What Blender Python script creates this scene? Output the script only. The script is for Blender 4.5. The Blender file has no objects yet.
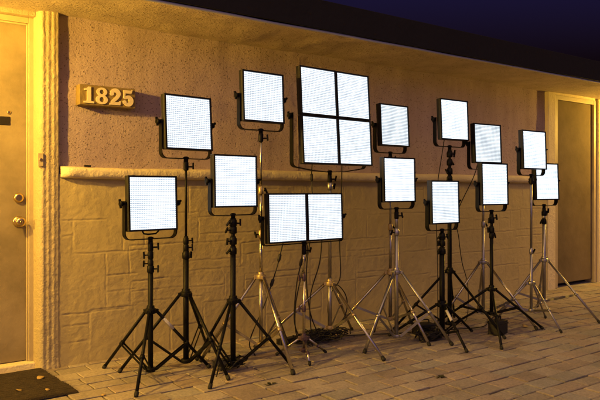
import bpy, math, random
import numpy as np
from mathutils import Vector, Matrix, noise
R = math.radians
random.seed(7)
sc = bpy.context.scene
col = sc.collection

# ------------------------------------------------------------------ camera, sky, exposure
# wall runs along +x at y = 0, the street side is -y, z is up
cd = bpy.data.cameras.new('camera'); cam = bpy.data.objects.new('camera', cd); col.objects.link(cam)
cam.location = (0, -4.14, 1.1)
cam.rotation_euler = (R(90), 0, R(-36.45))
cd.sensor_width = 36; cd.lens = 39.0
cd.shift_y = -10 / 600
cd.clip_start = 0.05; cd.clip_end = 500
sc.camera = cam

world = bpy.data.worlds.new('World'); sc.world = world; world.use_nodes = True
wt = world.node_tree; wt.nodes.clear()
sky = wt.nodes.new('ShaderNodeTexSky'); sky.sky_type = 'NISHITA'; sky.sun_disc = False
sky.sun_elevation = R(-4.0); sky.sun_rotation = R(216)
tint = wt.nodes.new('ShaderNodeMix'); tint.data_type = 'RGBA'; tint.blend_type = 'MULTIPLY'
tint.inputs[0].default_value = 1.0; tint.inputs[7].default_value = (0.16, 0.15, 0.80, 1)
bg = wt.nodes.new('ShaderNodeBackground'); bg.inputs['Strength'].default_value = 1.0
wo = wt.nodes.new('ShaderNodeOutputWorld')
# night sky = the last of the dusk, far below the horizon behind the camera, plus a warm fill glow added high on the unseen street side
SKY = 2.9; FILL_GLOW = (0.98, 0.575, 0.21)
def wnode(t, **k):
    n = wt.nodes.new(t)
    for a, v in k.items(): setattr(n, a, v)
    return n
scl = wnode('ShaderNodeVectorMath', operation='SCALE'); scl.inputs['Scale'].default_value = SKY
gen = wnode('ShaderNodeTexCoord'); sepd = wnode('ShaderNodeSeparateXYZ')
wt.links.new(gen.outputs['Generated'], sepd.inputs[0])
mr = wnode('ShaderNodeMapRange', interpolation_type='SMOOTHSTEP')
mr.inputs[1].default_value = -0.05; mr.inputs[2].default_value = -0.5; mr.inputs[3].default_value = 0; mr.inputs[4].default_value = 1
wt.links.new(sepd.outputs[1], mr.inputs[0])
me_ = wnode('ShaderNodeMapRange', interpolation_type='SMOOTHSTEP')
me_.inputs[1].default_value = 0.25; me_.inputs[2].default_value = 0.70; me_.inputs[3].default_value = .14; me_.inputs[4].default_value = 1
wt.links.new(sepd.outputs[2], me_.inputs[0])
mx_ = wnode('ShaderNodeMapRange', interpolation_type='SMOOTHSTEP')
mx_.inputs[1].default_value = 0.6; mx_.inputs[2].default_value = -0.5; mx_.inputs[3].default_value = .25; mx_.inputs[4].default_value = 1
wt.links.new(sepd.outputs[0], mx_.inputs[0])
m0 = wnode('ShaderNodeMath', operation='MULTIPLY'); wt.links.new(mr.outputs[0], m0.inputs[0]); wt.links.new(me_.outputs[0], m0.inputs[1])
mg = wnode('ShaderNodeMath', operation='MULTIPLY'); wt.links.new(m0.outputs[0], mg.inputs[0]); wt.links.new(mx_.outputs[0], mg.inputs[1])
gl = wnode('ShaderNodeVectorMath', operation='SCALE'); gl.inputs[0].default_value = FILL_GLOW; wt.links.new(mg.outputs[0], gl.inputs['Scale'])
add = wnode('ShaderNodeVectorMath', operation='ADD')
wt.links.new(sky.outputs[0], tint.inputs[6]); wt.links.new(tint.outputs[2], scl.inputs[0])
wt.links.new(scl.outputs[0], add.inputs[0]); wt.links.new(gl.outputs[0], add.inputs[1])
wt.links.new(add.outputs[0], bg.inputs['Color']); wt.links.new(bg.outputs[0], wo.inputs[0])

sc.view_settings.view_transform = 'Standard'; sc.view_settings.look = 'None'
sc.view_settings.gamma = 1; sc.view_settings.exposure = 0.55; sc.view_settings.use_curve_mapping = False
sc.render.engine = 'CYCLES'
sc.cycles.use_denoising = True
sc.cycles.sample_clamp_indirect = 4.0
sc.cycles.max_bounces = 8

LAMP_POWER = 2250.0        # emission strength of a sodium bulb
LAMP_POWER_FAR = 2500.0
LAMP_POWER_FILL = 2000.0  # globe added outside the view as fill light
LED = 1.35
SODIUM = (1.0, 0.56, 0.07, 1)

# ------------------------------------------------------------------ mesh helpers
class MB:
    def __init__(s): s.v = []; s.f = []; s.sm = []
    def quadbox(s, x0, y0, z0, x1, y1, z1, M=None):
        p = [(x0,y0,z0),(x1,y0,z0),(x1,y1,z0),(x0,y1,z0),(x0,y0,z1),(x1,y0,z1),(x1,y1,z1),(x0,y1,z1)]
        if M is not None: p = [tuple(M @ Vector(q)) for q in p]
        n = len(s.v); s.v += p
        for f in ((3,2,1,0),(4,5,6,7),(0,1,5,4),(1,2,6,5),(2,3,7,6),(3,0,4,7)):
            s.f.append(tuple(n+i for i in f)); s.sm.append(False)
        return s
    def path(s, pts, r, seg=8, closed=False, caps=True, flat=None):
        """tube along pts; r a number or a list; flat=(w, t): a strap w wide, t thick (w across the local side)"""
        P = [Vector(p) for p in pts]; k = len(P)
        rr = r if isinstance(r, (list, tuple)) else [r]*k
        T = []
        for i in range(k):
            if closed: t = P[(i+1) % k] - P[i-1]
            else: t = P[min(i+1,k-1)] - P[max(i-1,0)]
            T.append(t.normalized() if t.length > 1e-9 else Vector((0,0,1)))
        up = Vector((0,0,1)) if abs(T[0].z) < .95 else Vector((0,1,0))
        if flat: up = Vector(flat[2])
        N = (up - T[0]*up.dot(T[0])).normalized()
        n0 = len(s.v)
        for i in range(k):
            N = N - T[i]*N.dot(T[i])
            N = N.normalized() if N.length > 1e-6 else T[i].orthogonal().normalized()
            B = T[i].cross(N)
            if flat:
                for a, b in ((-1,-1),(1,-1),(1,1),(-1,1)):
                    s.v.append(tuple(P[i] + N*(a*flat[0]/2) + B*(b*flat[1]/2)))
            else:
                for j in range(seg):
                    a = 2*math.pi*j/seg
                    s.v.append(tuple(P[i] + (N*math.cos(a) + B*math.sin(a))*rr[i]))
        m = 4 if flat else seg
        for i in range(k if closed else k-1):
            a = n0 + i*m; b = n0 + ((i+1) % k)*m
            for j in range(m):
                s.f.append((a+j, a+(j+1) % m, b+(j+1) % m, b+j)); s.sm.append(not flat)
        if caps and not closed:
            s.f.append(tuple(n0+j for j in reversed(range(m)))); s.sm.append(False)
            e = n0+(k-1)*m
            s.f.append(tuple(e+j for j in range(m))); s.sm.append(False)
        return s
    def tube(s, a, b, r, r2=None, seg=10):
        return s.path([a, b], [r, r if r2 is None else r2], seg)
    def lathe(s, prof, o, ax=(0,0,1), seg=16):
        """prof: (radius, height) along the axis ax from o"""
        A = Vector(ax).normalized(); U = A.orthogonal().normalized(); W = A.cross(U); o = Vector(o)
        n0 = len(s.v)
        for r, h in prof:
            for j in range(seg):
                a = 2*math.pi*j/seg
                s.v.append(tuple(o + A*h + (U*math.cos(a)+W*math.sin(a))*max(r, 1e-5)))
        for i in range(len(prof)-1):
            a = n0+i*seg; b = a+seg
            for j in range(seg):
                s.f.append((a+j, a+(j+1) % seg, b+(j+1) % seg, b+j)); s.sm.append(True)
        s.f.append(tuple(n0+j for j in reversed(range(seg)))); s.sm.append(False)
        e = n0+(len(prof)-1)*seg
        s.f.append(tuple(e+j for j in range(seg))); s.sm.append(False)
        return s
    def prism(s, poly, y0, y1, M):
        """poly in (x, z); extruded between y0 and y1"""
        n = len(poly); n0 = len(s.v)
        for y in (y0, y1):
            for x, z in poly: s.v.append(tuple(M @ Vector((x, y, z))))
        s.f.append(tuple(n0+i for i in range(n))); s.sm.append(False)
        s.f.append(tuple(n0+n+i for i in reversed(range(n)))); s.sm.append(False)
        for i in range(n):
            j = (i+1) % n
            s.f.append((n0+j, n0+i, n0+n+i, n0+n+j)); s.sm.append(False)
        return s
    def strip(s, A, B, y0, y1, M):
        """ribbon between two outlines A and B (x, z lists of equal length), extruded"""
        k = len(A); n0 = len(s.v)
        for y in (y0, y1):
            for q in (A, B):
                for x, z in q: s.v.append(tuple(M @ Vector((x, y, z))))
        a, b, c, d = n0, n0+k, n0+2*k, n0+3*k
        for i in range(k-1):
            for f in ((a+i,a+i+1,b+i+1,b+i),(c+i+1,c+i,d+i,d+i+1),(a+i+1,a+i,c+i,c+i+1),(b+i,b+i+1,d+i+1,d+i)):
                s.f.append(f); s.sm.append(False)
        for f in ((a,b,d,c),(b+k-1,a+k-1,c+k-1,d+k-1)): s.f.append(f); s.sm.append(False)
        return s
    def build(s, name, m, parent=None, bevel=0, M=None):
        me = bpy.data.meshes.new(name)
        v = s.v if M is None else [tuple(M @ Vector(q)) for q in s.v]
        me.from_pydata(v, [], s.f); me.materials.append(m)
        me.polygons.foreach_set('use_smooth', s.sm)
        import bmesh
        b = bmesh.new(); b.from_mesh(me); bmesh.ops.recalc_face_normals(b, faces=b.faces); b.to_mesh(me); b.free()
        o = bpy.data.objects.new(name, me); col.objects.link(o)
        if parent is not None: o.parent = parent
        if bevel:
            d = o.modifiers.new('bevel', 'BEVEL'); d.width = bevel; d.segments = 2; d.limit_method = 'ANGLE'
        return o

def grid(name, X, Y, Z, m, parent=None, smooth=True):
    """a surface sheet from three 2-D arrays"""
    h, w = X.shape
    me = bpy.data.meshes.new(name)
    V = np.stack([X, Y, Z], -1).reshape(-1, 3)
    i = np.arange(h*w).reshape(h, w)
    Fq = np.stack([i[:-1,:-1], i[:-1,1:], i[1:,1:], i[1:,:-1]], -1).reshape(-1, 4)
    me.from_pydata(V.tolist(), [], Fq.tolist()); me.materials.append(m)
    me.polygons.foreach_set('use_smooth', [smooth]*len(me.polygons))
    o = bpy.data.objects.new(name, me); col.objects.link(o)
    if parent is not None: o.parent = parent
    return o

def fbm(X, Y, freq, octs=3, seed=0.0):
    out = np.zeros(X.size); x = X.ravel(); y = Y.ravel()
    for k in range(x.size):
        out[k] = noise.fractal((x[k]*freq+seed, y[k]*freq-seed*.7, seed), 0.6, 2.1, octs)
    return out.reshape(X.shape)

def tag(o, label=None, cat=None, group=None, kind=None):
    if label: o['label'] = label
    if cat: o['category'] = cat
    if group: o['group'] = group
    if kind: o['kind'] = kind
    return o
def empty(name, loc, rz=0):
    o = bpy.data.objects.new(name, None); col.objects.link(o)
    o.location = loc; o.rotation_euler = (0, 0, rz); o.empty_display_size = .1
    return o

# ------------------------------------------------------------------ materials
def mat(name, c, rough=.7, metal=0.0, spec=.4):
    m = bpy.data.materials.new(name); m.use_nodes = True
    b = m.node_tree.nodes['Principled BSDF']
    b.inputs['Base Color'].default_value = (*c, 1); b.inputs['Roughness'].default_value = rough
    b.inputs['Metallic'].default_value = metal; b.inputs['Specular IOR Level'].default_value = spec
    return m
def nd(m, t, **k):
    n = m.node_tree.nodes.new(t)
    for a, v in k.items(): setattr(n, a, v)
    return n
def lk(m, a, b): m.node_tree.links.new(a, b)
def bsdf(m): return m.node_tree.nodes['Principled BSDF']
def coords(m): return nd(m, 'ShaderNodeTexCoord').outputs['Object']
def noise_tex(m, scale, detail=4, rough=.6, vec=None):
    n = nd(m, 'ShaderNodeTexNoise'); n.inputs['Scale'].default_value = scale
    n.inputs['Detail'].default_value = detail; n.inputs['Roughness'].default_value = rough
    lk(m, vec if vec is not None else coords(m), n.inputs['Vector']); return n.outputs['Fac']
def ramp(m, fac, stops):
    r = nd(m, 'ShaderNodeValToRGB'); e = r.color_ramp.elements
    while len(e) < len(stops): e.new(.5)
    for q, (p, c) in zip(e, stops): q.position = p; q.color = (*c, 1) if len(c) == 3 else c
    lk(m, fac, r.inputs[0]); return r.outputs[0]
def mixc(m, fac, a, b, mode='MIX'):
    x = nd(m, 'ShaderNodeMix', data_type='RGBA', blend_type=mode)
    for sck, v in ((x.inputs[0], fac), (x.inputs[6], a), (x.inputs[7], b)):
        if isinstance(v, (int, float)): sck.default_value = v
        elif isinstance(v, tuple): sck.default_value = (*v, 1)
        else: lk(m, v, sck)
    return x.outputs[2]
def maths(m, op, a, b=None):
    x = nd(m, 'ShaderNodeMath', operation=op)
    for i, v in enumerate((a, b)):
        if v is None: continue
        if isinstance(v, (int, float)): x.inputs[i].default_value = v
        else: lk(m, v, x.inputs[i])
    return x.outputs[0]
def bump(m, h, dist, strength=1.0, prev=None):
    b = nd(m, 'ShaderNodeBump'); b.inputs['Distance'].default_value = dist; b.inputs['Strength'].default_value = strength
    lk(m, h, b.inputs['Height'])
    if prev is not None: lk(m, prev, b.inputs['Normal'])
    return b.outputs[0]
def weathered(name, c, c2, scale, rough, bumps, metal=0.0, spec=.4):
    """base colour varying softly between c and c2, with bumps [(scale, distance)]"""
    m = mat(name, c, rough, metal, spec)
    lk(m, ramp(m, noise_tex(m, scale, 6, .65), [(.32, c), (.68, c2)]), bsdf(m).inputs['Base Color'])
    p = None
    for s_, d in bumps: p = bump(m, noise_tex(m, s_, 4, .6), d, 1, p)
    if p is not None: lk(m, p, bsdf(m).inputs['Normal'])
    return m

def stucco(name, c, c2, pit=(.10,.07,.06), coarse=1.0):
    """dash stucco: lumps, with scattered pits of a darker colour"""
    m = mat(name, c, .9, 0, .2)
    co = coords(m)
    base = ramp(m, noise_tex(m, 1.6, 5, .6, co), [(.3, c), (.7, c2)])
    mp = nd(m, 'ShaderNodeMapping'); mp.inputs['Scale'].default_value = (4.5, 4.5, .55); lk(m, co, mp.inputs['Vector'])
    base = mixc(m, 1.0, base, ramp(m, noise_tex(m, 1.0, 6, .7, mp.outputs[0]), [(.30, (.80,.79,.77)), (.60, (1.03,1.03,1.03))]), 'MULTIPLY')   # old run marks
    wv = nd(m, 'ShaderNodeMix', data_type='VECTOR')
    n3 = nd(m, 'ShaderNodeTexNoise'); n3.inputs['Scale'].default_value = 30
    lk(m, co, n3.inputs['Vector'])
    wv.inputs[0].default_value = .012; lk(m, co, wv.inputs[4]); lk(m, n3.outputs['Color'], wv.inputs[5])
    vo = nd(m, 'ShaderNodeTexVoronoi'); vo.inputs['Scale'].default_value = 92/coarse; lk(m, wv.outputs[1], vo.inputs['Vector'])
    sep = nd(m, 'ShaderNodeSeparateColor'); lk(m, vo.outputs['Color'], sep.inputs[0])
    rad = maths(m, 'MULTIPLY', maths(m, 'POWER', sep.outputs[0], 2.6), .50)      # each pit its own size
    pitm = maths(m, 'LESS_THAN', vo.outputs['Distance'], rad)
    soft = maths(m, 'MINIMUM', maths(m, 'MULTIPLY', maths(m, 'MAXIMUM', maths(m, 'SUBTRACT', rad, vo.outputs['Distance']), 0.0), 9.0), 1.0)
    lk(m, mixc(m, maths(m, 'MULTIPLY', soft, .55), base, pit), bsdf(m).inputs['Base Color'])
    lump = bump(m, noise_tex(m, 70/coarse, 6, .7, co), .013*coarse, .9)
    pn = bump(m, maths(m, 'SUBTRACT', 1.0, soft), .008, 1.0, lump)
    lk(m, pn, bsdf(m).inputs['Normal'])
    return m

M = {}
M['upper'] = stucco('upper stucco', (.44,.34,.375), (.53,.42,.44))
M['soffit'] = stucco('soffit stucco', (.52,.43,.33), (.60,.50,.39), coarse=1.25)
M['block'] = weathered('scored stucco blocks', (.42,.345,.17), (.50,.415,.215), 3.0, .85, [(26,.003),(110,.0012)])
M['trim'] = weathered('painted stucco trim', (.62,.53,.34), (.70,.61,.42), 4.0, .8, [(24,.008),(90,.003)])
M['column'] = weathered('rough cast column', (.38,.315,.20), (.46,.38,.25), 5.0, .85, [(34,.008),(120,.004)])
M['door'] = weathered('worn painted door', (.17,.135,.08), (.31,.25,.16), 2.6, .55, [(7,.004),(160,.0007)])
M['door_far'] = weathered('dull brown painted door', (.13,.10,.058), (.19,.145,.085), 2.6, .85, [(8,.004),(160,.0007)], 0.0, .12)
M['frame'] = weathered('painted door frame', (.40,.33,.21), (.46,.38,.25), 6, .55, [(30,.002)])
M['fascia'] = weathered('dark fascia', (.004,.003,.005), (.007,.005,.008), 3, .7, [(20,.004)])
M['bead'] = mat('pale drip edge', (.50,.52,.66), .45, .4)
M['roofing'] = weathered('roofing felt', (.03,.03,.032), (.05,.048,.05), 5, .95, [(60,.004)])
M['brass'] = mat('brass', (.62,.47,.22), .28, 1.0)
M['slot'] = mat('dark slot metal', (.03,.025,.02), .5, .6)
M['black'] = weathered('black powder coat', (.004,.004,.005), (.007,.007,.007), 30, .45, [(300,.0004)], 0.0, .14)
M['blackbody'] = weathered('black panel housing', (.008,.008,.010), (.013,.013,.015), 20, .5, [(240,.0005)], 0.0, .25)
M['chrome'] = weathered('bright steel tube', (.60,.56,.48), (.46,.43,.36), 14, .24, [(60,.0005)], 1.0)
M['silver'] = weathered('dull aluminium tube', (.46,.45,.43), (.36,.35,.34), 16, .40, [(60,.0006)], 1.0)
M['gold'] = weathered('yellowed cast collar', (.50,.40,.22), (.40,.31,.17), 20, .45, [(80,.001)], .7)
M['rubber'] = mat('rubber', (.012,.012,.012), .75)
M['plum'] = mat('plum plastic', (.075,.045,.065), .4)
M['sticker'] = mat('pale tape', (.55,.53,.50), .6)
M['cable'] = mat('black cable', (.012,.011,.010), .5)
M['plaque'] = weathered('old gilt board', (.19,.135,.045), (.26,.19,.07), 12, .6, [(60,.003)])
M['digit'] = weathered('cream enamel digits', (.74,.62,.38), (.80,.68,.44), 18, .45, [(90,.001)])
M['mat'] = weathered('brown coir', (.018,.012,.008), (.04,.028,.017), 30, .95, [(120,.006)])
M['leaf'] = weathered('dry leaf', (.42,.30,.12), (.30,.19,.07), 30, .7, [(90,.002)])
M['moss'] = weathered('joint moss', (.03,.035,.012), (.06,.055,.02), 40, .95, [(200,.004)])
M['casing'] = mat('black plastic casing', (.014,.013,.013), .55)

def paver_material():
    m = mat('worn concrete pavers', (.2,.17,.14), .82, 0, .35)
    a = nd(m, 'ShaderNodeAttribute'); a.attribute_name = 'tone'
    co = coords(m)
    c = ramp(m, noise_tex(m, 2.2, 6, .65, co), [(.25,(.62,.62,.62)),(.5,(.95,.95,.95)),(.78,(1.15,1.12,1.05))])
    c2 = ramp(m, noise_tex(m, 60, 4, .7, co), [(.3,(.72,.72,.72)),(.65,(1.12,1.12,1.12))])
    x = mixc(m, 1.0, a.outputs['Color'], c, 'MULTIPLY'); x = mixc(m, 1.0, x, c2, 'MULTIPLY')
    st = ramp(m, noise_tex(m, 5.5, 5, .75, co), [(.60,(0,0,0)),(.72,(1,1,1))])
    x = mixc(m, maths(m, 'MULTIPLY', st, .45), x, (.06,.05,.04))
    lk(m, x, bsdf(m).inputs['Base Color'])
    p = bump(m, noise_tex(m, 16, 5, .6, co), .010, .8); p = bump(m, noise_tex(m, 130, 4, .7, co), .003, 1, p)
    lk(m, p, bsdf(m).inputs['Normal'])
    return m
M['paver'] = paver_material()
M['bed'] = weathered('dirty sand bed', (.05,.04,.028), (.085,.068,.048), 12, .95, [(90,.006)])
M['asphalt'] = weathered('asphalt', (.045,.043,.042), (.06,.057,.055), 4, .9, [(150,.004)])

def led_material(name, nx, ny, k=1.0):
    """rows of lens cells over white diodes: each cell shines most at its middle, webs between cells are dimmer"""
    m = bpy.data.materials.new(name); m.use_nodes = True; t = m.node_tree; t.nodes.clear()
    out = t.nodes.new('ShaderNodeOutputMaterial'); em = t.nodes.new('ShaderNodeEmission')
    uv = t.nodes.new('ShaderNodeTexCoord').outputs['UV']
    sp = t.nodes.new('ShaderNodeSeparateXYZ'); t.links.new(uv, sp.inputs[0])
    def cell(s_, n):
        f = maths(m, 'FRACT', maths(m, 'MULTIPLY', s_, n))
        return maths(m, 'ABSOLUTE', maths(m, 'SUBTRACT', f, .5))      # 0 middle .. .5 web
    cx, cy = cell(sp.outputs[0], nx), cell(sp.outputs[1], ny)
    def web(c, a, b):
        mr = nd(m, 'ShaderNodeMapRange'); mr.interpolation_type = 'SMOOTHSTEP'
        mr.inputs[1].default_value = a; mr.inputs[2].default_value = b; mr.inputs[3].default_value = 1; mr.inputs[4].default_value = 0
        lk(m, c, mr.inputs[0]); return mr.outputs[0]
    wx, wy = web(cx, .20, .5), web(cy, .14, .5)
    q = maths(m, 'MULTIPLY', maths(m, 'ADD', maths(m, 'MULTIPLY', wx, .45), .55), maths(m, 'ADD', maths(m, 'MULTIPLY', wy, .66), .34))
    nz = nd(m, 'ShaderNodeTexNoise'); nz.inputs['Scale'].default_value = 5; nz.inputs['Detail'].default_value = 3
    oi = nd(m, 'ShaderNodeObjectInfo'); va = nd(m, 'ShaderNodeVectorMath', operation='ADD')      # no two faces alike
    off = maths(m, 'MULTIPLY', oi.outputs['Random'], 40.0)
    lk(m, uv, va.inputs[0]); lk(m, off, va.inputs[1]); lk(m, va.outputs[0], nz.inputs['Vector'])
    q = maths(m, 'MULTIPLY', q, maths(m, 'ADD', maths(m, 'MULTIPLY', nz.outputs['Fac'], .60), .70))
    colr = ramp(m, q, [(.15, (.50,.62,.82)), (.75, (.86,.94,1.0))])
    lk(m, colr, em.inputs['Color']); lk(m, maths(m, 'MULTIPLY', q, LED*k), em.inputs['Strength'])
    t.links.new(em.outputs[0], out.inputs[0])
    return m
M['led'] = led_material('white diode cells', 24, 27)
M['led_d'] = led_material('white diode cells dimmer', 24, 27, .80)
M['led_b'] = led_material('white diode cells brighter', 26, 26, 1.18)

def bulb_material(name, power):
    m = bpy.data.materials.new(name); m.use_nodes = True; t = m.node_tree; t.nodes.clear()
    out = t.nodes.new('ShaderNodeOutputMaterial'); em = t.nodes.new('ShaderNodeEmission')
    em.inputs['Color'].default_value = SODIUM; em.inputs['Strength'].default_value = power
    t.links.new(em.outputs[0], out.inputs[0]); return m

# ------------------------------------------------------------------ ground
g = MB(); g.quadbox(-120, -140, -.40, 140, 120, -.06)
tag(g.build('ground', M['asphalt']), kind='structure')
bedm = MB(); bedm.quadbox(-4, -7, -.055, 13, .20, -.0125)
tag(bedm.build('mortar_bed', M['bed']), kind='structure')

def make_pavement():
    v = []; f = []; tone = []
    y = .19; rng = random.Random(3)
    while y > -5.6:
        d = rng.choice((.118, .125, .13, .14))
        x = -3.5 + rng.uniform(0, .25)
        while x < 12.5:
            L = rng.choice((.13, .16, .19, .19, .21, .22))
            gp = rng.uniform(.002, .0052); ch = rng.uniform(.003, .007)
            zt = rng.uniform(-.0035, .0030); ta, tb = rng.uniform(-.009, .009), rng.uniform(-.012, .012)
            x0, x1, y0, y1 = x+gp, x+L-gp, y-d+gp*1.3, y-gp*1.3
            j = lambda a=.0035: rng.uniform(-a, a)
            cx, cy = (x0+x1)/2, (y0+y1)/2
            n = len(v)
            base = [(x0+j(), y0+j()), (cx+j(), y0+j(.004)), (x1+j(), y0+j()), (x1+j(.004), cy), (x1+j(), y1+j()), (cx+j(), y1+j(.004)), (x0+j(), y1+j()), (x0+j(.004), cy)]
            for px, py in base: v.append((px, py, -.03))
            for px, py in base: v.append((px, py, -ch*.55 + zt + ta*(px-cx)+tb*(py-cy)))
            for px, py in base:
                qx = px + (ch if px < cx-.01 else -ch if px > cx+.01 else 0); qy = py + (ch if py < cy-.01 else -ch if py > cy+.01 else 0)
                v.append((qx, qy, zt + ta*(qx-cx)+tb*(qy-cy)))
            k = rng.random(); s_ = rng.uniform(.84, 1.14)
            t = (.32*s_, .28*s_, .25*s_) if k < .6 else (.31*s_, .255*s_, .225*s_) if k < .82 else (.30*s_, .28*s_, .265*s_)
            for i in range(8):
                jn = (i+1) % 8
                f.append((n+i, n+jn, n+8+jn, n+8+i)); f.append((n+8+i, n+8+jn, n+16+jn, n+16+i)); tone += [t, t]
            f.append(tuple(n+16+i for i in range(8))); tone.append(t)
            x += L
        y -= d
    me = bpy.data.meshes.new('pavement'); me.from_pydata(v, [], f); me.materials.append(M['paver'])
    at = me.attributes.new('tone', 'FLOAT_COLOR', 'FACE')
    at.data.foreach_set('color', [c for t in tone for c in (*t, 1.0)])
    o = bpy.data.objects.new('pavement', me); col.objects.link(o)
    return tag(o, kind='structure')
make_pavement()

# ------------------------------------------------------------------ building
bld = empty('building', (0, 0, 0))
tag(bld, 'low stucco building with scored block wall, ledge and two doors under an overhang', 'building')
WL, WR = 1.205, 6.43      # the wall between the two door surrounds
LEDGE = 1.235

def block_wall():
    nx, nz = 900, 240
    X, Z = np.meshgrid(np.linspace(WL-.02, WR+.02, nx), np.linspace(-.04, 1.20, nz))
    lines = [.0, .32, .51, .70, .91, 1.3]
    rng = random.Random(11); Hs = []; Vs = []
    # the blocks beside the left door surround
    Hs += [(WL, 1.62, .32), (WL, 1.38, .25), (WL, 1.38, .145), (WL, 1.50, .91), (WL, 1.28, .815), (1.27, 1.80, .70)]
    Vs += [(1.38, 0, .32), (1.275, .70, .91), (1.49, .32, .70), (1.60, .70, .91)]
    Hs += [(1.49, 1.70, .545), (1.49, 1.70, .44), (1.38, 1.7, .33)]
    for a, b in zip(lines[:-1], lines[1:]):
        x = 1.66 + rng.uniform(-.05, .1)
        while x < WR:
            L = rng.uniform(.34, .66); x1 = min(x+L, WR)
            wob = rng.uniform(-.035, .035)
            Hs.append((x, x1, b+wob)); Vs.append((x, a+wob*.5, b+wob))
            k = rng.random()
            if k < .30: Hs.append((x, x1, (a+b)/2 + rng.uniform(-.02, .02)))
            elif k < .50:
                xm = x + L*rng.uniform(.35, .65); zm = (a+b)/2
                Vs.append((xm, a, b)); Hs.append((x if k < .4 else xm, xm if k < .4 else x1, zm))
            x = x1
    n1 = fbm(X, Z, 7, 3, 3.1); n2 = fbm(X, Z, 7, 3, 9.7); n3 = fbm(X, Z, 3.2, 3, 21.0); n4 = fbm(X, Z, 26, 3, 5.5)
    Xw, Zw = X + n1*.006, Z + n2*.006
    groove = np.zeros_like(X); lip = np.zeros_like(X)
    def seg(d, along, a, b):
        global _
        end = np.clip((along-a)/.02, 0, 1)*np.clip((b-along)/.02, 0, 1)
        return np.exp(-(d/.0034)**2)*end, np.exp(-((d-.013)/.009)**2)*end
    for a, b, z in Hs:
        gq, lq = seg(Zw-z, Xw, a-.004, b+.004); groove = np.maximum(groove, gq); lip = np.maximum(lip, lq)
    for x, a, b in Vs:
        gq, lq = seg(Xw-x, Zw, a-.004, b+.004); groove = np.maximum(groove, gq*.85); lip = np.maximum(lip, lq*.6)
    mask = np.clip(.62 + n3*.9, .18, 1.0)
    relief = -groove*mask*.0040 + lip*.0009 + n3*.0026 + n4*.0010 + np.clip(n1, 0, 1)*.0014
    grid('block_wall', X, -.012-relief, Z, M['block'], bld)
block_wall()
# upper stucco wall
nx, nz = 300, 60
X, Z = np.meshgrid(np.linspace(WL-.02, WR+.02, nx), np.linspace(1.19, 2.205, nz))
grid('stucco_wall', X, .022-fbm(X, Z, 3, 3, 2.0)*.005, Z, M['upper'], bld)
# ledge between them: rounded nose, a bit wavy
s_ = np.linspace(WL-.005, 6.42, 260); th = np.linspace(0, 1, 13)
prof = [(.03,-.036),(-.03,-.034),(-.046,-.030),(-.056,-.020),(-.060,-.006),(-.059,.012),(-.055,.024),(-.046,.031),(-.034,.035),(-.018,.038),(.0,.040),(.02,.040),(.04,.041)]
X = np.repeat(s_[None, :], 13, 0); Y = np.repeat(np.array([p[0] for p in prof])[:, None], 260, 1); Z = np.repeat(np.array([p[1] for p in prof])[:, None], 260, 1)+1.208
w_ = fbm(X[:1], X[:1]*0, 1.4, 3, 4.0); w2 = fbm(X, Z*3, 9, 3, 8.0)
endr = np.clip((s_-WL)/.05, 0.0, 1)**.5
Y = np.where(Y < 0, Y*(.35+.65*endr)[None, :], Y) - w2*.004*(Y < -.01); Z = Z + w_*.006
grid('ledge', X, Y, Z, M['trim'], bld)
# hairline panel joint in the upper wall
MB().path([(3.05+.003*math.sin(i), 0.0175, 1.25+i*.07) for i in range(14)], .0016, 6).build('wall_joint', M['upper'], bld)

def column(x0, x1, name='door_column'):
    n, k = 46, 170
    u = np.linspace(0, 1, n); zz = np.linspace(-.02, 2.20, k)
    U, Zc = np.meshgrid(u, zz)
    round_ = np.clip(1-np.abs(U*2-1)**9, 0, 1)**.5
    flute = .5+.5*np.cos(U*2*math.pi*4.5)
    nn = fbm(U*.15, Zc, 16, 3, 6.0); n2 = fbm(U*.15, Zc, 45, 2, 7.7)
    Yc = .13 - round_*(.150 + .0035*flute) - (nn*.0016 + n2*.0018)*round_
    base = np.exp(-(Zc/.03)**2)
    Xc = x0 + (x1-x0)*U + (U-.5)*base*.008
    grid(name, Xc, Yc - base*.006, Zc, M['column'], bld)
column(1.064, 1.206)
column(-.075, .067)

# left door, set back in its surround
def door(x0, x1, y, top, m, knob_x, with_slot):
    d = MB(); d.quadbox(x0, y, .045, x1, y+.045, top)
    o = d.build('door', m, bld, .003)
    if knob_x is not None:
        for z, kind in ((.905, 'knob'), (1.052, 'deadbolt')):
            k = MB()
            if kind == 'knob':
                k.lathe([(.034,0),(.034,.006),(.026,.010),(.012,.014),(.012,.034),(.022,.040),(.029,.050),(.030,.060),(.024,.069),(.012,.071)], (knob_x, y-.0005, z), (0,-1,0), 24)
                k.lathe([(.009,0),(.009,.004),(.006,.005)], (knob_x, y-.0705, z), (0,-1,0), 16)
            else:
                k.lathe([(.030,0),(.030,.010),(.026,.018),(.017,.021)], (knob_x, y-.0005, z), (0,-1,0), 24)
                k.quadbox(knob_x-.002, y-.024, z-.009, knob_x+.002, y-.020, z+.009)
            k.build(kind, M['brass'], o)
    if with_slot:
        q = MB(); q.quadbox(x0+.37, y-.006, 1.497, x0+.80, y-.0005, 1.548)
        q.build('mail_slot', M['slot'], o, .002)
        q = MB(); q.lathe([(.011,0),(.011,.004),(.006,.006)], (x0+.795, y-.0005, 1.575), (0,-1,0), 14); q.build('peephole', M['brass'], o)
        for z in (.25, 1.1, 1.95):
            MB().tube((x0+.002, y-.005, z-.05), (x0+.002, y-.005, z+.05), .007).build('hinge', M['brass'], o)
    return o
door(.135, 1.033, .115, 2.125, M['door'], .985, True)
fr = MB()
fr.quadbox(1.038, .085, .04, 1.068, .17, 2.165); fr.quadbox(.062, .085, .04, .130, .17, 2.165)
fr.quadbox(.130, .087, 2.13, 1.038, .17, 2.165)
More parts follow.
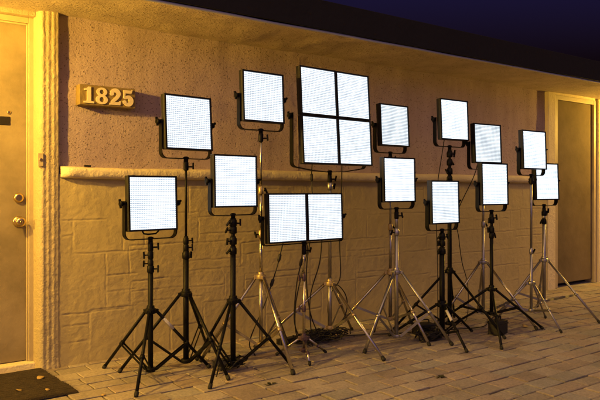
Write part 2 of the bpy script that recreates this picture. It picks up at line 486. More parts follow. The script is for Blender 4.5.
fr.quadbox(1.028, .098, .04, 1.0375, .112, 2.128); fr.quadbox(.131, .0985, 2.118, 1.028, .112, 2.1295)
fr.build('door_frame', M['frame'], bld, .003)
hd = MB(); hd.quadbox(.067, .04, 2.166, 1.066, .18, 2.20); hd.build('door_header', M['column'], bld, .004)
th_ = MB(); th_.quadbox(.064, .045, -.02, 1.07, .22, .040); th_.build('threshold', M['trim'], bld, .008)

# right door and its surround
pl = MB(); pl.quadbox(6.432, -.018, -.03, 6.575, .14, 2.187); pl.build('door_pilaster', M['trim'], bld, .008)
fr = MB(); fr.quadbox(6.576, .0, .0, 6.648, .12, 2.165); fr.quadbox(7.405, .0, .0, 7.47, .12, 2.165); fr.quadbox(6.648, .002, 2.115, 7.405, .12, 2.165)
fr.build('door_frame', M['frame'], bld, .003)
door(6.652, 7.401, .022, 2.112, M['door_far'], None, False)
pl = MB(); pl.quadbox(7.472, -.018, -.03, 7.62, .14, 2.187); pl.build('door_pilaster', M['trim'], bld, .008)
hd = MB(); hd.quadbox(6.577, .004, 2.166, 7.47, .18, 2.205); hd.build('door_header', M['trim'], bld)
# plain wall either side, body and roof
for x0, x1 in ((-4, -.076), (7.622, 13)):
    b = MB(); b.quadbox(x0, 0.012, -.04, x1, .2, 2.206); b.build('stucco_wall', M['upper'], bld)
b = MB(); b.quadbox(-4, .24, -.04, 13, 6, 2.205); b.build('rear_block', M['block'], bld)
# soffit: a wavy sheet of dash stucco
X, Y = np.meshgrid(np.linspace(-4, 13, 520), np.linspace(-.642, .02, 26))
grid('soffit', X, Y, 2.19 + fbm(X, Y, 1.1, 3, 1.0)*.010 + fbm(X, Y, 9, 2, 12.0)*.003, M['soffit'], bld)
bd = []
for i in range(171): 
    x = -4 + i*.1
    bd.append((x, -.648 + .004*noise.noise((x*.8, 0, 0)), 2.187 + .007*noise.noise((x*.7, 3, 0)) + .003*noise.noise((x*2.3, 7, 0))))
MB().path(bd, .0095, 8).build('drip_edge', M['bead'], bld)
b = MB(); b.quadbox(-4, -.672, 2.196, 13, -.640, 2.395); b.build('fascia', M['fascia'], bld, .004)
b = MB(); b.quadbox(-4, -.64, 2.33, 13, 6.2, 2.39); b.build('roof', M['roofing'], bld)

# ------------------------------------------------------------------ sodium lamps under the overhang, plus one added fill globe
def soffit_lamp(x, y, label, power, k=1.0):
    r = empty('porch_lamp', (x, y, 2.186)); tag(r, label, 'lamp', 'porch lamps under the overhang')
    MB().lathe([(.065,0),(.065,-.012),(.045,-.022)], (0,0,.004)).build('base_plate', M['slot'], r)
    MB().lathe([(.008,-.02),(.008,-.15),(.022,-.152),(.022,-.200)], (0,0,0)).build('socket', M['slot'], r)
    MB().lathe([(.016,-.050),(.026,-.060),(.034,-.078),(.036,-.098),(.030,-.120),(.016,-.134),(.002,-.138)], (0,0,0)).build('bulb', bulb_material('glowing sodium bulb', power), r, M=Matrix.Translation((0,0,-.198)) @ Matrix.Scale(k, 4) @ Matrix.Translation((0,0,.050)))
    return r
soffit_lamp(.12, -.60, 'bare sodium bulb lighting the left door from under the overhang', LAMP_POWER)
soffit_lamp(8.35, -.47, 'bare sodium bulb lighting the far right door from under the overhang', LAMP_POWER_FAR)

soffit_lamp(-3.2, -.60, 'unseen fill globe added under the overhang, far along the wall beyond the left door', LAMP_POWER_FILL, 2.2)  # added out of view to even the light along the wall

# ------------------------------------------------------------------ address plaque, doorbell, mat, leaves
r = empty('address_plaque', (1.487, -.012, 1.70)); r.rotation_euler = (0, R(0), 0)
tag(r, 'gilt wooden house number board reading 1825 on the stucco wall', 'house number')
b = MB(); b.quadbox(-.182, -.045, -.064, .182, .040, .064); b.build('board', M['plaque'], r, .003)
def digit(n, cx):
    d = MB(); T = Matrix.Translation((cx, 0, -.052)) @ Matrix.Diagonal((.103, 1, .103, 1))
    ys = [-.0535, -.0529, -.0541]; y1 = -.0448
    def arc(c, rx, rz, a0, a1, k=20): return [(c[0]+rx*math.cos(R(a0+(a1-a0)*i/k)), c[1]+rz*math.sin(R(a0+(a1-a0)*i/k))) for i in range(k+1)]
    def stroke(P, W, y):
        A = []; B = []
        for i, p in enumerate(P):
            q0 = P[max(i-1,0)]; q1 = P[min(i+1,len(P)-1)]
            tx, tz = q1[0]-q0[0], q1[1]-q0[1]; l = math.hypot(tx, tz); nx_, nz_ = -tz/l, tx/l
            w = W[0] + (W[1]-W[0])*i/(len(P)-1) if len(W) == 2 else W[0]+(W[1]-W[0])*math.sin(math.pi*i/(len(P)-1))
            A.append((p[0]+nx_*w, p[1]+nz_*w)); B.append((p[0]-nx_*w, p[1]-nz_*w))
        d.strip(A, B, y, y1, T)
    if n == '1':
        d.prism([(-.13,.12),(.11,.12),(.11,1.0),(-.05,1.0),(-.10,.93),(-.30,.86),(-.30,.76),(-.13,.78)], ys[0], y1, T)
        d.prism([(-.32,0),(.30,0),(.30,.10),(.12,.14),(-.14,.14),(-.32,.10)], ys[1], y1, T)
    if n == '8':
        for c, ro, zo, ri, zi, y in (((0,.27),.37,.285,.15,.16,ys[0]), ((0,.745),.33,.265,.14,.145,ys[1])):
            d.strip(arc(c, ro, zo, 0, 360, 32), arc(c, ri, zi, 0, 360, 32), y, y1, T)
    if n == '2':
        P = arc((0,.70), .235, .205, 165, -20, 22) + [(.15,.50),(.04,.38),(-.10,.26),(-.22,.13)]
        stroke(P, (.09, .135, 0), ys[0])
        d.prism(arc((-.20,.69), .125, .125, 0, 345, 16), ys[2], y1, T)
        d.prism([(-.35,0),(.34,0),(.38,.27),(.30,.27),(.24,.19),(-.22,.19),(-.35,.10)], ys[1], y1, T)
    if n == '5':
        stroke([(-.21,.50)] + arc((.0,.32), .225, .235, 130, -150, 26), (.07, .145, 0), ys[0])
        d.prism(arc((-.21,.22), .125, .125, 0, 345, 16), ys[2], y1, T)
        d.prism([(-.29,.46),(-.17,.50),(-.16,.80),(-.27,.80)], ys[2], y1, T)
        d.prism([(-.27,.79),(.24,.79),(.32,1.03),(.26,1.03),(.22,.985),(-.27,.985)], ys[1], y1, T)
    o = d.build('digit', M['digit'], r); return o
for n, cx in (('1', -.124), ('8', -.043), ('2', .043), ('5', .128)): digit(n, cx)

r = empty('doorbell', (1.078, -.020, 1.285)); tag(r, 'small doorbell plate with round button on the left door column', 'doorbell')
b = MB(); b.quadbox(-.016, -.012, -.040, .016, .012, .040); b.build('plate', M['frame'], r, .002)
MB().lathe([(.010,0),(.010,.004),(.006,.006)], (0,-.012,0), (0,-1,0), 16).build('button', M['brass'], r)

b = MB(); b.quadbox(1.345, -.034, 1.2465, 1.385, -.012, 1.258); tag(b.build('wood_chip', M['slot'], None, .002), 'small dark chip lying on the ledge below the house number', 'debris')

def doormat():
    x0, x1, y0, y1 = .16, 1.085, -.60, -.015
    nx, ny = 240, 180
    X, Y = np.meshgrid(np.linspace(x0, x1, nx), np.linspace(y0, y1, ny))
    t = fbm(X, Y, 9, 3, 2.0)
    ridge = np.abs(np.sin((Y + t*.004 + (X-x0)*.05)*math.pi/.036))
    e = np.minimum.reduce([(X-x0), (x1-X), (Y-y0), (y1-Y)])
    Z = .004 + np.clip(e/.006, 0, 1)*(.008 + .007*ridge**.7) + t*.002
    Xo = X + .05*(Y/.6)*-1*.9
    o = grid('doormat', Xo + .004*t, Y + .005*fbm(X, Y, 4, 2, 8.0), Z, M['mat'])
    tag(o, 'dark brown ribbed doormat lying in front of the left door', 'doormat')
doormat()

def leaf(x, y, z, s, a, label, tilt=.2):
    m = MB(); n = 9; pts = []
    for i in range(n):
        t = i/(n-1); w = math.sin(math.pi*t**.8)*.34*s
        pts.append((t*s-.5*s, w, .12*s*abs(math.sin(t*3))+.05*s))
    L = [(p[0], p[1], p[2]) for p in pts]; C = [(p[0], 0, p[2]*.3+.002) for p in pts]; Rr = [(p[0], -p[1], p[2]) for p in pts]
    n0 = 0; m.v = L+C+Rr
    for i in range(n-1):
        m.f.append((i, i+1, n+i+1, n+i)); m.f.append((n+i, n+i+1, 2*n+i+1, 2*n+i)); m.sm += [True, True]
    o = m.build('fallen_leaf', M['leaf']); o.location = (x, y, z); o.rotation_euler = (tilt, 0, a)
    sd = o.modifiers.new('thickness', 'SOLIDIFY'); sd.thickness = .001
    tag(o, label, 'leaf', 'dry leaves on the ground')
leaf(1.02, -.25, .017, .055, .6, 'largest curled dry leaf near the right edge of the doormat')
leaf(.86, -.42, .017, .042, 2.0, 'dry leaf near the front corner of the doormat')
leaf(.99, -.50, .017, .035, 1.1, 'smaller dry leaf on the front part of the doormat')
leaf(1.22, -.72, .002, .03, .4, 'small dry leaf on the pavers in front of the doormat')
leaf(1.86, -.93, .002, .03, 2.6, 'small dark leaf on the pavers between the two leftmost stands')
leaf(4.55, -1.02, .002, .07, .3, 'yellow leaf on the pavers behind the box at the stand foot')
leaf(5.35, -.72, .002, .05, 1.9, 'dry leaf on the pavers by the far right silver stand')
def weed(x, y, k, label):
    rng = random.Random(k); m = MB()
    for i in range(26):
        a = rng.uniform(0, 6.28); r0 = rng.uniform(0, .018); h = rng.uniform(.004, .012); l = rng.uniform(.01, .022)
        p = Vector((r0*math.cos(a)*1.6, r0*math.sin(a)*.6, -.004)); q = p + Vector((math.cos(a)*l*.5, math.sin(a)*l*.5, h)); s = Vector((-math.sin(a), math.cos(a), 0))*.0035
        n = len(m.v); m.v += [tuple(p-s), tuple(p+s), tuple(q+s*1.4), tuple(q + Vector((math.cos(a), math.sin(a), 0))*l*.6), tuple(q-s*1.4)]
        m.f.append((n, n+1, n+2, n+3, n+4)); m.sm.append(False)
    o = m.build('weed_tuft', M['moss']); o.location = (x, y, 0); tag(o, label, 'weed', 'weeds in the paving joints')
weed(2.93, -1.56, 1, 'tuft of moss in a joint of the open pavers below the middle stands')
weed(2.05, -1.08, 3, 'moss tuft in a paver joint beside the front foot of the steel stand')

# ------------------------------------------------------------------ light panels
PANELS = 'white panel lights standing in front of the wall'
FACE = .305; BOD = .325
def uvface(name, x0, z0, x1, z1, y, m, parent, Mx):
    me = bpy.data.meshes.new(name)
    me.from_pydata([tuple(Mx @ Vector(p)) for p in ((x0,y,z0),(x1,y,z0),(x1,y,z1),(x0,y,z1))], [], [(0,1,2,3)])
    uv = me.uv_layers.new(name='UVMap')
    for i, c in enumerate(((0,0),(1,0),(1,1),(0,1))): uv.data[i].uv = c
    me.materials.append(m)
    o = bpy.data.objects.new(name, me); col.objects.link(o); o.parent = parent; return o

def panel_unit(root, cx, cz, Mx, led, back=True):
    """one square head: shallow tray with a raised rim round the diode face, finned back"""
    h = BOD/2; f = FACE/2
    b = MB()
    b.quadbox(cx-h, -.026, cz-h, cx+h, .008, cz+h)
    o = b.build('housing', M['blackbody'], root, .004, Mx)
    rim = MB()
    for x0, z0, x1, z1 in ((-h,f,h,h),(-h,-h,h,-f),(-h,-f,-f,f),(f,-f,h,f)):
        rim.quadbox(cx+x0, -.037, cz+z0, cx+x1, -.0262, cz+z1)
    rim.build('rim', M['blackbody'], o, 0, Mx)
    fins = MB()
    for i in range(9): fins.quadbox(cx-.11, .0082, cz-.12+i*.029, cx+.11, .024, cz-.112+i*.029)
    fins.build('heat_sink', M['blackbody'], o, 0, Mx)
    uvface('diode_face', cx-f, cz-f, cx+f, cz+f, -.0300, led, o, Mx)
    return o

def yoke_path(hw, top, base, rc, bow=0.0):
    P = [(-hw, 0, top), (-hw, 0, base+rc)]
    for i in range(1, 6): a = R(180+90*i/6); P.append((-hw+rc+rc*math.cos(a), 0, base+rc+rc*math.sin(a)))
    P.append((-hw+rc, 0, base)); 
    if bow: P.append((-hw*.45, 0, base-bow*.75)); P.append((0, 0, base-bow)); P.append((hw*.45, 0, base-bow*.75))
    else: P.append((0, 0, base))
    P.append((hw-rc, 0, base))
    for i in range(1, 6): a = R(270+90*i/6); P.append((hw-rc+rc*math.cos(a), 0, base+rc+rc*math.sin(a)))
    P += [(hw, 0, base+rc), (hw, 0, top)]
    return P

def light_panel(x, y, z, label, h=.305, yaw=0.0, tilt=3.0, nx=1, nz=1, led='led', handle=False, fwd=0.0):
    """x, y, z: middle of the head"""
    s = h/(FACE if nz == 1 else FACE+BOD+.004)
    drop = (BOD*nz/2 + (.048 if nx == 1 else .012 if nz == 1 else .045))
    root = empty('studio_light', (x, y, z - drop*s), R(yaw)); root.scale = (s, s, s)
    tag(root, label, 'light panel', PANELS)
    pv = Matrix.Translation((0, 0, drop)) @ Matrix.Rotation(R(-tilt), 4, 'X') @ Matrix.Translation((0, -fwd, 0))
    p = BOD+.004
    for i in range(nx):
        for j in range(nz):
            panel_unit(root, (i-(nx-1)/2)*p, (j-(nz-1)/2)*p, pv, M[led])
    hw = BOD*nx/2 + (.010 if nx == 1 else .022)
    y_ = MB()
    top = drop + (.015 if nz == 1 else -.01)
    if nx == 2 and nz == 2: P = yoke_path(hw, drop+.02, .028, .035, .028)
    elif nx == 2: P = yoke_path(hw, top, 0.0, .02)
    else: P = yoke_path(hw, top, 0.0, .038)
    y_.path(P, .01, flat=(.034, .005, (0,1,0)))
    y_.build('yoke', M['black'], root)
    for sg in (-1, 1):
        k = MB()
        xk = sg*(hw+.002)
        k.lathe([(.009,-.012),(.009,.010),(.016,.011),(.018,.018),(.014,.026)], (xk, 0, drop), (sg,0,0), 12)
        w = Matrix.Translation((xk+sg*.022, 0, drop)) @ Matrix.Rotation(R(35*sg+20), 4, 'X')
        k.quadbox(-.006, -.005, -.026, .006, .005, .026, w)
        k.build('knob', M['black'], root)
    if handle:
        hn = MB(); hn.path([(-.06,-.01,drop-BOD/2-.001),(-.05,-.01,drop-BOD/2-.016),(-.02,-.01,drop-BOD/2-.020),(.03,-.01,drop-BOD/2-.018),(.05,-.01,drop-BOD/2-.001)], .005, 8)
        hn.build('handle', M['black'], root)
    sp = MB(); sp.lathe([(.014,-.030),(.014,.0),(.018,.003),(.018,.010),(.008,.014)], (0,0,-.001), (0,0,1), 12)
    sp.build('spigot', M['black'], root)
    return root

# ------------------------------------------------------------------ stands
STANDS = 'tripod stands carrying the panel lights'
def stand(x, y, label, hub, r, az, top, mt, joints, thick=.015, thin=.010, split=None, low=.045, brace=.55, leg_r=.0095, hubm=None, clampm=None, tape=None, head=True, twin=True, legm=None):
    """a tripod: centre tube down to just above the ground, three legs from the hub collar, straps from the low collar to the legs"""
    root = empty('light_stand', (x, y, 0)); tag(root, label, 'light stand', STANDS)
    hubm = hubm or mt; clampm = clampm or mt; legm = legm or mt
    split = split if split is not None else max([j[0] for j in joints], default=hub+.1)
    p = MB(); p.tube((0,0,low-.015), (0,0,split), thick, seg=14)
    js = sorted([j[0] for j in joints if j[0] > split])
    zz = [split] + js + [top-.008]; rr = thin
    for a, b in zip(zz[:-1], zz[1:]): p.tube((0,0,a-.002), (0,0,b), rr, seg=12); rr *= .86
    p.build('pole', mt, root)
    for z, ka in joints:
        c = MB(); rj = thick*1.35 if z <= split+.001 else thin*1.7
        c.lathe([(rj*.85,-.026),(rj,-.022),(rj,.012),(rj*.8,.016),(rj*.8,.024)], (0,0,z), (0,0,1), 14)
        co = c.build('clamp', clampm, root)
        d = Vector((math.cos(R(ka)), math.sin(R(ka)), 0))
        k = MB(); k.tube(d*rj*.8+Vector((0,0,z-.004)), d*(rj+.018)+Vector((0,0,z-.004)), .0045, seg=8)
        T = Matrix.Translation(d*(rj+.022)+Vector((0,0,z-.004))) @ Matrix.Rotation(R(ka), 4, 'Z') @ Matrix.Rotation(R(random.uniform(-50, 50)), 4, 'X')
        k.quadbox(-.005, -.006, -.021, .005, .006, .021, T)
        k.build('knob', clampm if clampm is M['black'] or clampm is M['plum'] else M['black'], co, .002)
    if head:
        c = MB(); c.lathe([(.012,-.062),(.016,-.058),(.016,-.012),(.012,-.004)], (0,0,top-.012), (0,0,1), 12); 
        d = Vector((math.cos(R(-20)), math.sin(R(-20)), 0)); zt = top-.05
        c.tube(d*.012+Vector((0,0,zt)), d*.040+Vector((0,0,zt)), .005, seg=8)
        T = Matrix.Translation(d*.044+Vector((0,0,zt+.004))) @ Matrix.Rotation(R(-20), 4, 'Z') @ Matrix.Rotation(R(random.uniform(-40,40)), 4, 'X')
        c.quadbox(-.005, -.006, -.020, .005, .006, .022, T)
        c.build('stand_head', M['black'], root, .0015)
    rh = thick*1.0+.010
    hb = MB(); hb.lathe([(thick*1.5,-.022),(rh+.008,-.018),(rh+.008,.006),(thick*1.5,.012),(thick*1.45,.026)], (0,0,hub), (0,0,1), 18)
    lo = MB(); lo.lathe([(thick*1.25,-.014),(rh+.004,-.010),(rh+.004,.010),(thick*1.25,.014)], (0,0,low), (0,0,1), 18)
    for i in range(3):
        a = R(az+120*i); d = Vector((math.cos(a), math.sin(a), 0)); q = Vector((-d.y, d.x, 0))
        hb.path([d*rh*.6+Vector((0,0,hub-.006)), d*(rh+.020)+Vector((0,0,hub-.008))], .01, flat=(.022,.026,(0,0,1)))
        A = d*(rh+.012)+Vector((0,0,hub-.010)); B = d*(r-.003)+Vector((0,0,.004)); t = (B-A).normalized()
        l = MB(); l.tube(A, B - t*.022, leg_r, seg=12)
        lo_ = l.build('leg', legm, root)
        MB().lathe([(leg_r*1.25,0),(leg_r*1.35,.018),(leg_r*1.2,.026),(leg_r*.7,.028)], B - t*.028, t, 12).build('rubber_foot', M['rubber'], lo_)
        if tape is not None and tape[0] == i:
            MB().tube(A+(B-A)*tape[1], A+(B-A)*tape[2], leg_r*1.07, seg=12).build('tape_band', M['sticker'], lo_)
        P = A + (B-A)*brace
        lo.path([d*thick+Vector((0,0,low)), d*(rh+.012)+Vector((0,0,low))], .01, flat=(.016,.012,(0,0,1)))
        s = MB()
        for sg in ((-1, 1) if twin else (0,)):
            s.path([d*(rh+.006)+q*sg*(leg_r+.003)+Vector((0,0,low)), P+q*sg*(leg_r+.003)-Vector((0,0,.002))], .01, flat=(.012 if twin else .018,.0035,(0,0,1)))
        s.tube(P-q*(leg_r+.006), P+q*(leg_r+.006), .004, seg=8)
        s.build('brace', mt, root)
        st = MB(); st.lathe([(leg_r*1.4,-.012),(leg_r*1.4,.012)], P, t, 12); st.build('leg_sleeve', hubm, root)
    hb.build('hub', hubm, root, .002); lo.build('low_collar', hubm, root, .0015)
    return root

K, S_, C_, G_ = M['black'], M['silver'], M['chrome'], M['gold']
# x, y of each pole; the panel over it
RIG = dict(
 A=dict(p=(1.562,-.548), z=1.022, h=.302, yaw=7.0, tilt=2.0, handle=True, led='led_b'),
 B=dict(p=(1.821,-.488), z=1.511, h=.315, yaw=6.0, tilt=3.5),
 C=dict(p=(2.012,-.734), z=1.153, h=.297, yaw=4.6, tilt=1.5, led='led_b'),
 D=dict(p=(2.279,-.631), z=1.692, h=.303, yaw=2.8, tilt=2.5),
 E=dict(p=(2.898,-.571), z=1.600, h=.640, yaw=3.8, tilt=3.5, nx=2, nz=2, fwd=.045),
 F=dict(p=(2.552,-.729), z=.921, h=.296, yaw=3.3, tilt=2.0, nx=2),
 G=dict(p=(3.500,-.561), z=1.587, h=.297, yaw=3.0, tilt=3.0, fwd=.015, led='led_d'),
 H=dict(p=(3.325,-.803), z=1.172, h=.300, yaw=.8, tilt=1.5, led='led_b'),
 I=dict(p=(4.010,-.705), z=1.649, h=.300, yaw=-1.0, tilt=2.5, fwd=.02, led='led_b'),
 J=dict(p=(3.678,-.918), z=1.010, h=.298, yaw=2.5, tilt=1.5),
 K=dict(p=(4.410,-.718), z=1.479, h=.303, yaw=-3.5, tilt=2.5, fwd=.018, led='led_d'),
 L=dict(p=(4.122,-1.019), z=1.144, h=.300, yaw=.4, tilt=1.5, led='led_b'),
 M=dict(p=(4.668,-.995), z=1.424, h=.296, yaw=-.8, tilt=2.0, led='led_b'),
 N=dict(p=(5.078,-.846), z=1.172, h=.300, yaw=-2.9, tilt=2.0, led='led_b'))
PLAB = dict(
 A='single panel light farthest left, low, on the black stand nearest the doormat',
 B='high panel light left of the middle, just right of the house number',
 C='low panel left of the wide pair, on the black stand nearest the camera',
 D='highest single panel on a thin yellowish silver pole, left of the big four-panel light',
 E='big square of four panels joined in one wide yoke',
 F='wide pair of panels side by side, hung low under the big four-panel square',
 G='dim single panel just right of the four-panel square',
 H='brighter panel overlapping just below the dim one right of the four-panel square',
 I='high panel right of centre, above a knobbly black clamp and the ledge',
 J='lowest panel right of centre, on thick black poles beneath a higher panel',
 K='high greyish panel partly hidden behind the top of a lower one, right half',
 L='panel on a slim black stand with a black box at its foot',
 M='upper of the two overlapping panels at the far right, on the thin silver pole',
 N='lowest and farthest right panel, partly behind another, beside the far door')
def top_of(k):
    q = RIG[k]; nz = q.get('nz', 1); nx = q.get('nx', 1)
    s = q['h']/(FACE if nz == 1 else FACE+BOD+.004)
    drop = (BOD*nz/2 + (.048 if nx == 1 else .012 if nz == 1 else .045))*s
    return q['z']-drop
for k, q in RIG.items():
    a = {i: v for i, v in q.items() if i not in ('p', 'z')}
    light_panel(q['p'][0], q['p'][1], q['z'], PLAB[k], **a)
def st(k, label, **a): return stand(RIG[k]['p'][0], RIG[k]['p'][1], label, top=top_of(k), **a)
st('A', 'black stand farthest left, with a pale tape band on its right leg', hub=.395, r=.38, az=-125, mt=K, joints=[(.640,-30),(.672,160),(.722,170)], thick=.0155, tape=(1,.12,.30), split=.640)
st('B', 'tall black stand carrying the high panel right of the house number', hub=.463, r=.405, az=-79, mt=K, joints=[(.700,20),(.748,-20),(.790,-20)], thick=.0175, split=.70)
st('C', 'black stand nearest the camera, with stacked knobs under its low panel', hub=.434, r=.372, az=-141, mt=K, joints=[(.735,200),(.795,190),(.862,180),(.905,200)], thick=.0165, thin=.0135, split=.735)
st('D', 'thin yellowish silver stand with gold collars, tallest of the left half', hub=.548, r=.392, az=-93, mt=C_, joints=[(.818,180),(1.10,0)], thick=.0125, thin=.0105, split=.56, hubm=G_, clampm=G_, leg_r=.011, twin=False, low=.11)
st('E', 'wide legged silver stand with a gold hub under the four-panel square', hub=.445, r=.538, az=-88, mt=S_, joints=[(1.13,0)], thick=.0145, thin=.012, split=.48, hubm=G_, clampm=S_, leg_r=.0105, twin=False, low=.13, brace=.42, legm=C_)
st('F', 'small steel stand with plum plastic collars and short legs under the pair panel', hub=.135, r=.201, az=-116, mt=C_, joints=[(.327,170),(.53,170)], thick=.0095, thin=.007, split=.53, hubm=M['plum'], clampm=M['plum'], leg_r=.0075, twin=False, low=.05)
st('G', 'silver stand under the dim panel, its hub behind another silver hub', hub=.476, r=.456, az=-97, mt=S_, joints=[(.82,10),(1.13,180)], thick=.0135, thin=.0115, split=.50, hubm=G_, clampm=G_, leg_r=.010, legm=C_, twin=False, low=.12)
st('H', 'silver stand in front of its twin, under the brighter overlapping panel', hub=.519, r=.395, az=-48, mt=S_, joints=[(.80,170)], thick=.0145, thin=.012, split=.80, leg_r=.0105, twin=False, low=.055, legm=S_)
st('I', 'tall black stand whose knobbly clamp shows in front of the ledge', hub=.461, r=.49, az=-84, mt=K, joints=[(1.19,200),(1.25,190),(1.32,10),(1.385,-10)], thick=.0175, thin=.014, split=1.19)
st('J', 'thick black stand with a low hub and pale tape on its front leg', hub=.262, r=.399, az=-114, mt=K, joints=[(.655,190),(.715,180),(.76,190)], thick=.020, thin=.014, split=.655, tape=(0,.10,.34), low=.05)
st('K', 'dull silver stand at the back, right of the thick black stand', hub=.51, r=.45, az=-76, mt=S_, joints=[(.82,0),(1.0,180)], thick=.013, thin=.010, split=.82, leg_r=.010, twin=False, low=.09, legm=C_)
st('L', 'slim black stand with a black box standing at its foot', hub=.348, r=.497, az=-135, mt=K, joints=[(.757,0),(.80,180),(.872,190)], thick=.014, thin=.0125, split=.757, brace=.45, low=.16)
st('M', 'thinnest silver stand with a low hub, near the far right', hub=.347, r=.346, az=-106, mt=S_, joints=[(.603,0)], thick=.0115, thin=.0095, split=.603, leg_r=.0075, twin=False, low=.12, head=True)
st('N', 'farthest right silver stand with long legs beside the far door', hub=.494, r=.473, az=-80, mt=S_, joints=[(.83,180),(.90,0)], thick=.0155, thin=.0125, split=.83, leg_r=.0095, twin=False, low=.14, clampm=K)

# ------------------------------------------------------------------ cables and boxes
def smooth(P, k=6):
    P = [Vector(p) for p in P]; P = [P[0]*2-P[1]] + P + [P[-1]*2-P[-2]]; out = []
    for i in range(1, len(P)-2):
        a, b, c, d = P[i-1:i+3]
        for j in range(k):
            t = j/k
            out.append(.5*((2*b)+(c-a)*t+(2*a-5*b+4*c-d)*t*t+(3*b-a-3*c+d)*t**3))
    out.append(P[-2]); return out
def cable(pts, label, r=.0042, plugs=(), group='power cables hanging from the panels'):
    P = smooth(pts); o = MB().path(P, r, 7).build('power_cable', M['cable'])
    tag(o, label, 'cable', group)
    for t in plugs:
        i = int(t*(len(P)-1)); a, b = P[i], P[min(i+2, len(P)-1)]; d = (b-a).normalized()
        MB().lathe([(.005,-.022),(.0105,-.016),(.0115,.02),(.006,.032)], a, d, 10).build('plug', M['casing'], o)
    return o
cable([(2.775,-.53,1.30),(2.775,-.52,1.22),(2.778,-.52,1.12),(2.765,-.55,.9),(2.70,-.56,.55),(2.74,-.55,.25),(2.86,-.52,.05),(2.95,-.50,.015)], 'cable from the left underside of the four-panel square, with a plug above the pair panel', plugs=(.2,))
cable([(3.07,-.50,1.30),(3.075,-.49,1.15),(3.07,-.48,.92),(3.065,-.48,.70),(3.07,-.48,.46),(3.0,-.47,.36),(2.97,-.46,.22),(3.05,-.45,.02)], 'cable from the right underside of the four-panel square, with a plug beside the pair panel', plugs=(.33,))
cable([(2.42,-.68,.76),(2.41,-.66,.68),(2.385,-.64,.56),(2.33,-.6,.36),(2.24,-.56,.12),(2.30,-.53,.012)], 'cable with two plugs hanging left of the small steel stand', plugs=(.25,.47))
cable([(2.60,-.66,.75),(2.595,-.64,.62),(2.57,-.62,.45),(2.57,-.6,.2),(2.68,-.58,.012)], 'thin cable with one plug hanging just right of the small steel stand', plugs=(.28,))
cable([(2.62,-.66,.76),(2.66,-.62,.68),(2.62,-.6,.5),(2.59,-.58,.3),(2.62,-.56,.1),(2.75,-.54,.012)], 'cable bowing right from the middle of the pair panel')
cable([(2.74,-.68,.76),(2.735,-.66,.6),(2.70,-.6,.35),(2.75,-.56,.012)], 'cable from the right half of the pair panel, beside the silver pole')
cable([(2.95,-.50,.42),(3.05,-.49,.40),(3.14,-.47,.30),(3.14,-.46,.18),(3.06,-.45,.08),(2.98,-.46,.012)], 'loop of cable drooping behind the wide silver tripod legs')
cable([(4.37,-.70,1.335),(4.33,-.68,1.2),(4.22,-.6,.9),(4.27,-.58,.7),(4.31,-.58,.5),(4.36,-.6,.3),(4.33,-.62,.05),(4.2,-.66,.012)], 'thin cable hanging beside the dull silver stand at the back', r=.0036)
cable([(3.965,-.69,1.50),(3.955,-.67,1.36),(3.932,-.65,1.15),(3.925,-.64,.9),(3.92,-.66,.5),(3.9,-.68,.012)], 'thin cable dropping beside the knobbly clamp over the ledge', r=.0034)
cable([(1.86,-.80,.012),(1.95,-.70,.06),(2.06,-.69,.07),(2.16,-.66,.05),(2.15,-.62,.012),(2.02,-.60,.012)], 'short loop of cable curling round the foot of the nearest black stand')
cable([(3.1,-.42,.012),(3.3,-.5,.012),(3.5,-.6,.012),(3.75,-.68,.012),(4.0,-.78,.012),(4.25,-.84,.012),(4.5,-.7,.012),(4.75,-.55,.012)], 'long cable lying on the pavers behind the right hand stands')

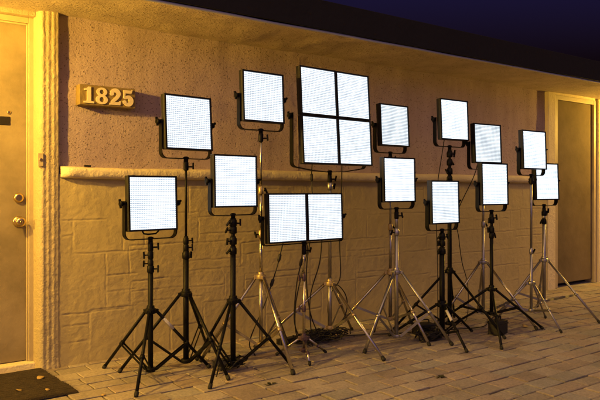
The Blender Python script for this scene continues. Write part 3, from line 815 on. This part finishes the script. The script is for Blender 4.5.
def tangle(cx, cy, rx, ry, n, seed, label):
    rng = random.Random(seed); m = MB()
    for i in range(n):
        a0 = rng.uniform(0, 6.28); k = rng.randint(9, 16); P = []
        ox, oy = rng.uniform(-.35,.35)*rx, rng.uniform(-.35,.35)*ry; rr = rng.uniform(.35, .8)
        for j in range(k):
            a = a0 + j*.62*rng.choice((1,1,1.15)); w = rng.uniform(.75, 1.15)*rr
            P.append((cx+ox+rx*w*math.cos(a), cy+oy+ry*w*math.sin(a), max(.008, .012+.095*rng.random()*(1-w*.6))))
        m.path(smooth(P, 5), rng.uniform(.0035, .0055), 6)
    o = m.build('cable_pile', M['cable']); tag(o, label, 'cable pile', 'piles of cable on the ground')
    for j in range(3):
        a = rng.uniform(0, 6.28)
        b = MB(); b.quadbox(-.045, -.022, 0, .045, .022, .032, Matrix.Translation((cx+rx*.5*math.cos(a), cy+ry*.4*math.sin(a), .03)) @ Matrix.Rotation(a, 4, 'Z') @ Matrix.Rotation(.3, 4, 'X'))
        b.build('adapter', M['casing'], o, .003)
    return o
tangle(2.93, -.42, .25, .12, 20, 5, 'heap of tangled cable on the ground under the four-panel square')
tangle(3.63, -.86, .17, .10, 9, 9, 'heap of cable and adapters round the foot of the thick black stand')
tangle(2.00, -.70, .12, .085, 6, 4, 'small heap of cable round the foot of the nearest black stand')

def power_box(x, y, w, d, h, rz, label):
    r = empty('battery_box', (x, y, 0), R(rz)); tag(r, label, 'battery box', 'black battery boxes on the ground')
    b = MB(); b.quadbox(-w/2, -d/2, .003, w/2, d/2, h); bo = b.build('case', M['casing'], r, .006)
    l = MB(); l.quadbox(-w/2-.003, -d/2-.003, h*.78, w/2+.003, d/2+.003, h*.83); l.build('lid_seam', M['rubber'], r, .001)
    hnd = MB(); hnd.path(smooth([(-w*.28,0,h-.002),(-w*.27,0,h+.022),(0,0,h+.028),(w*.27,0,h+.022),(w*.28,0,h-.002)], 4), .006, 8); hnd.build('handle', M['rubber'], r)
    return r
power_box(4.165, -1.045, .135, .095, .108, 8, 'black box standing at the foot of the slim black stand')
power_box(3.70, -.72, .15, .11, .085, -12, 'low black box among cables behind the thick black stand')
b = MB(); b.quadbox(-.13, -.028, .004, .13, .028, .042, Matrix.Translation((2.74, -.34, 0)) @ Matrix.Rotation(.08, 4, 'Z'))
o = b.build('power_strip', M['casing'], None, .004); tag(o, 'black power strip on the ground against the wall behind the small steel stand', 'power strip')
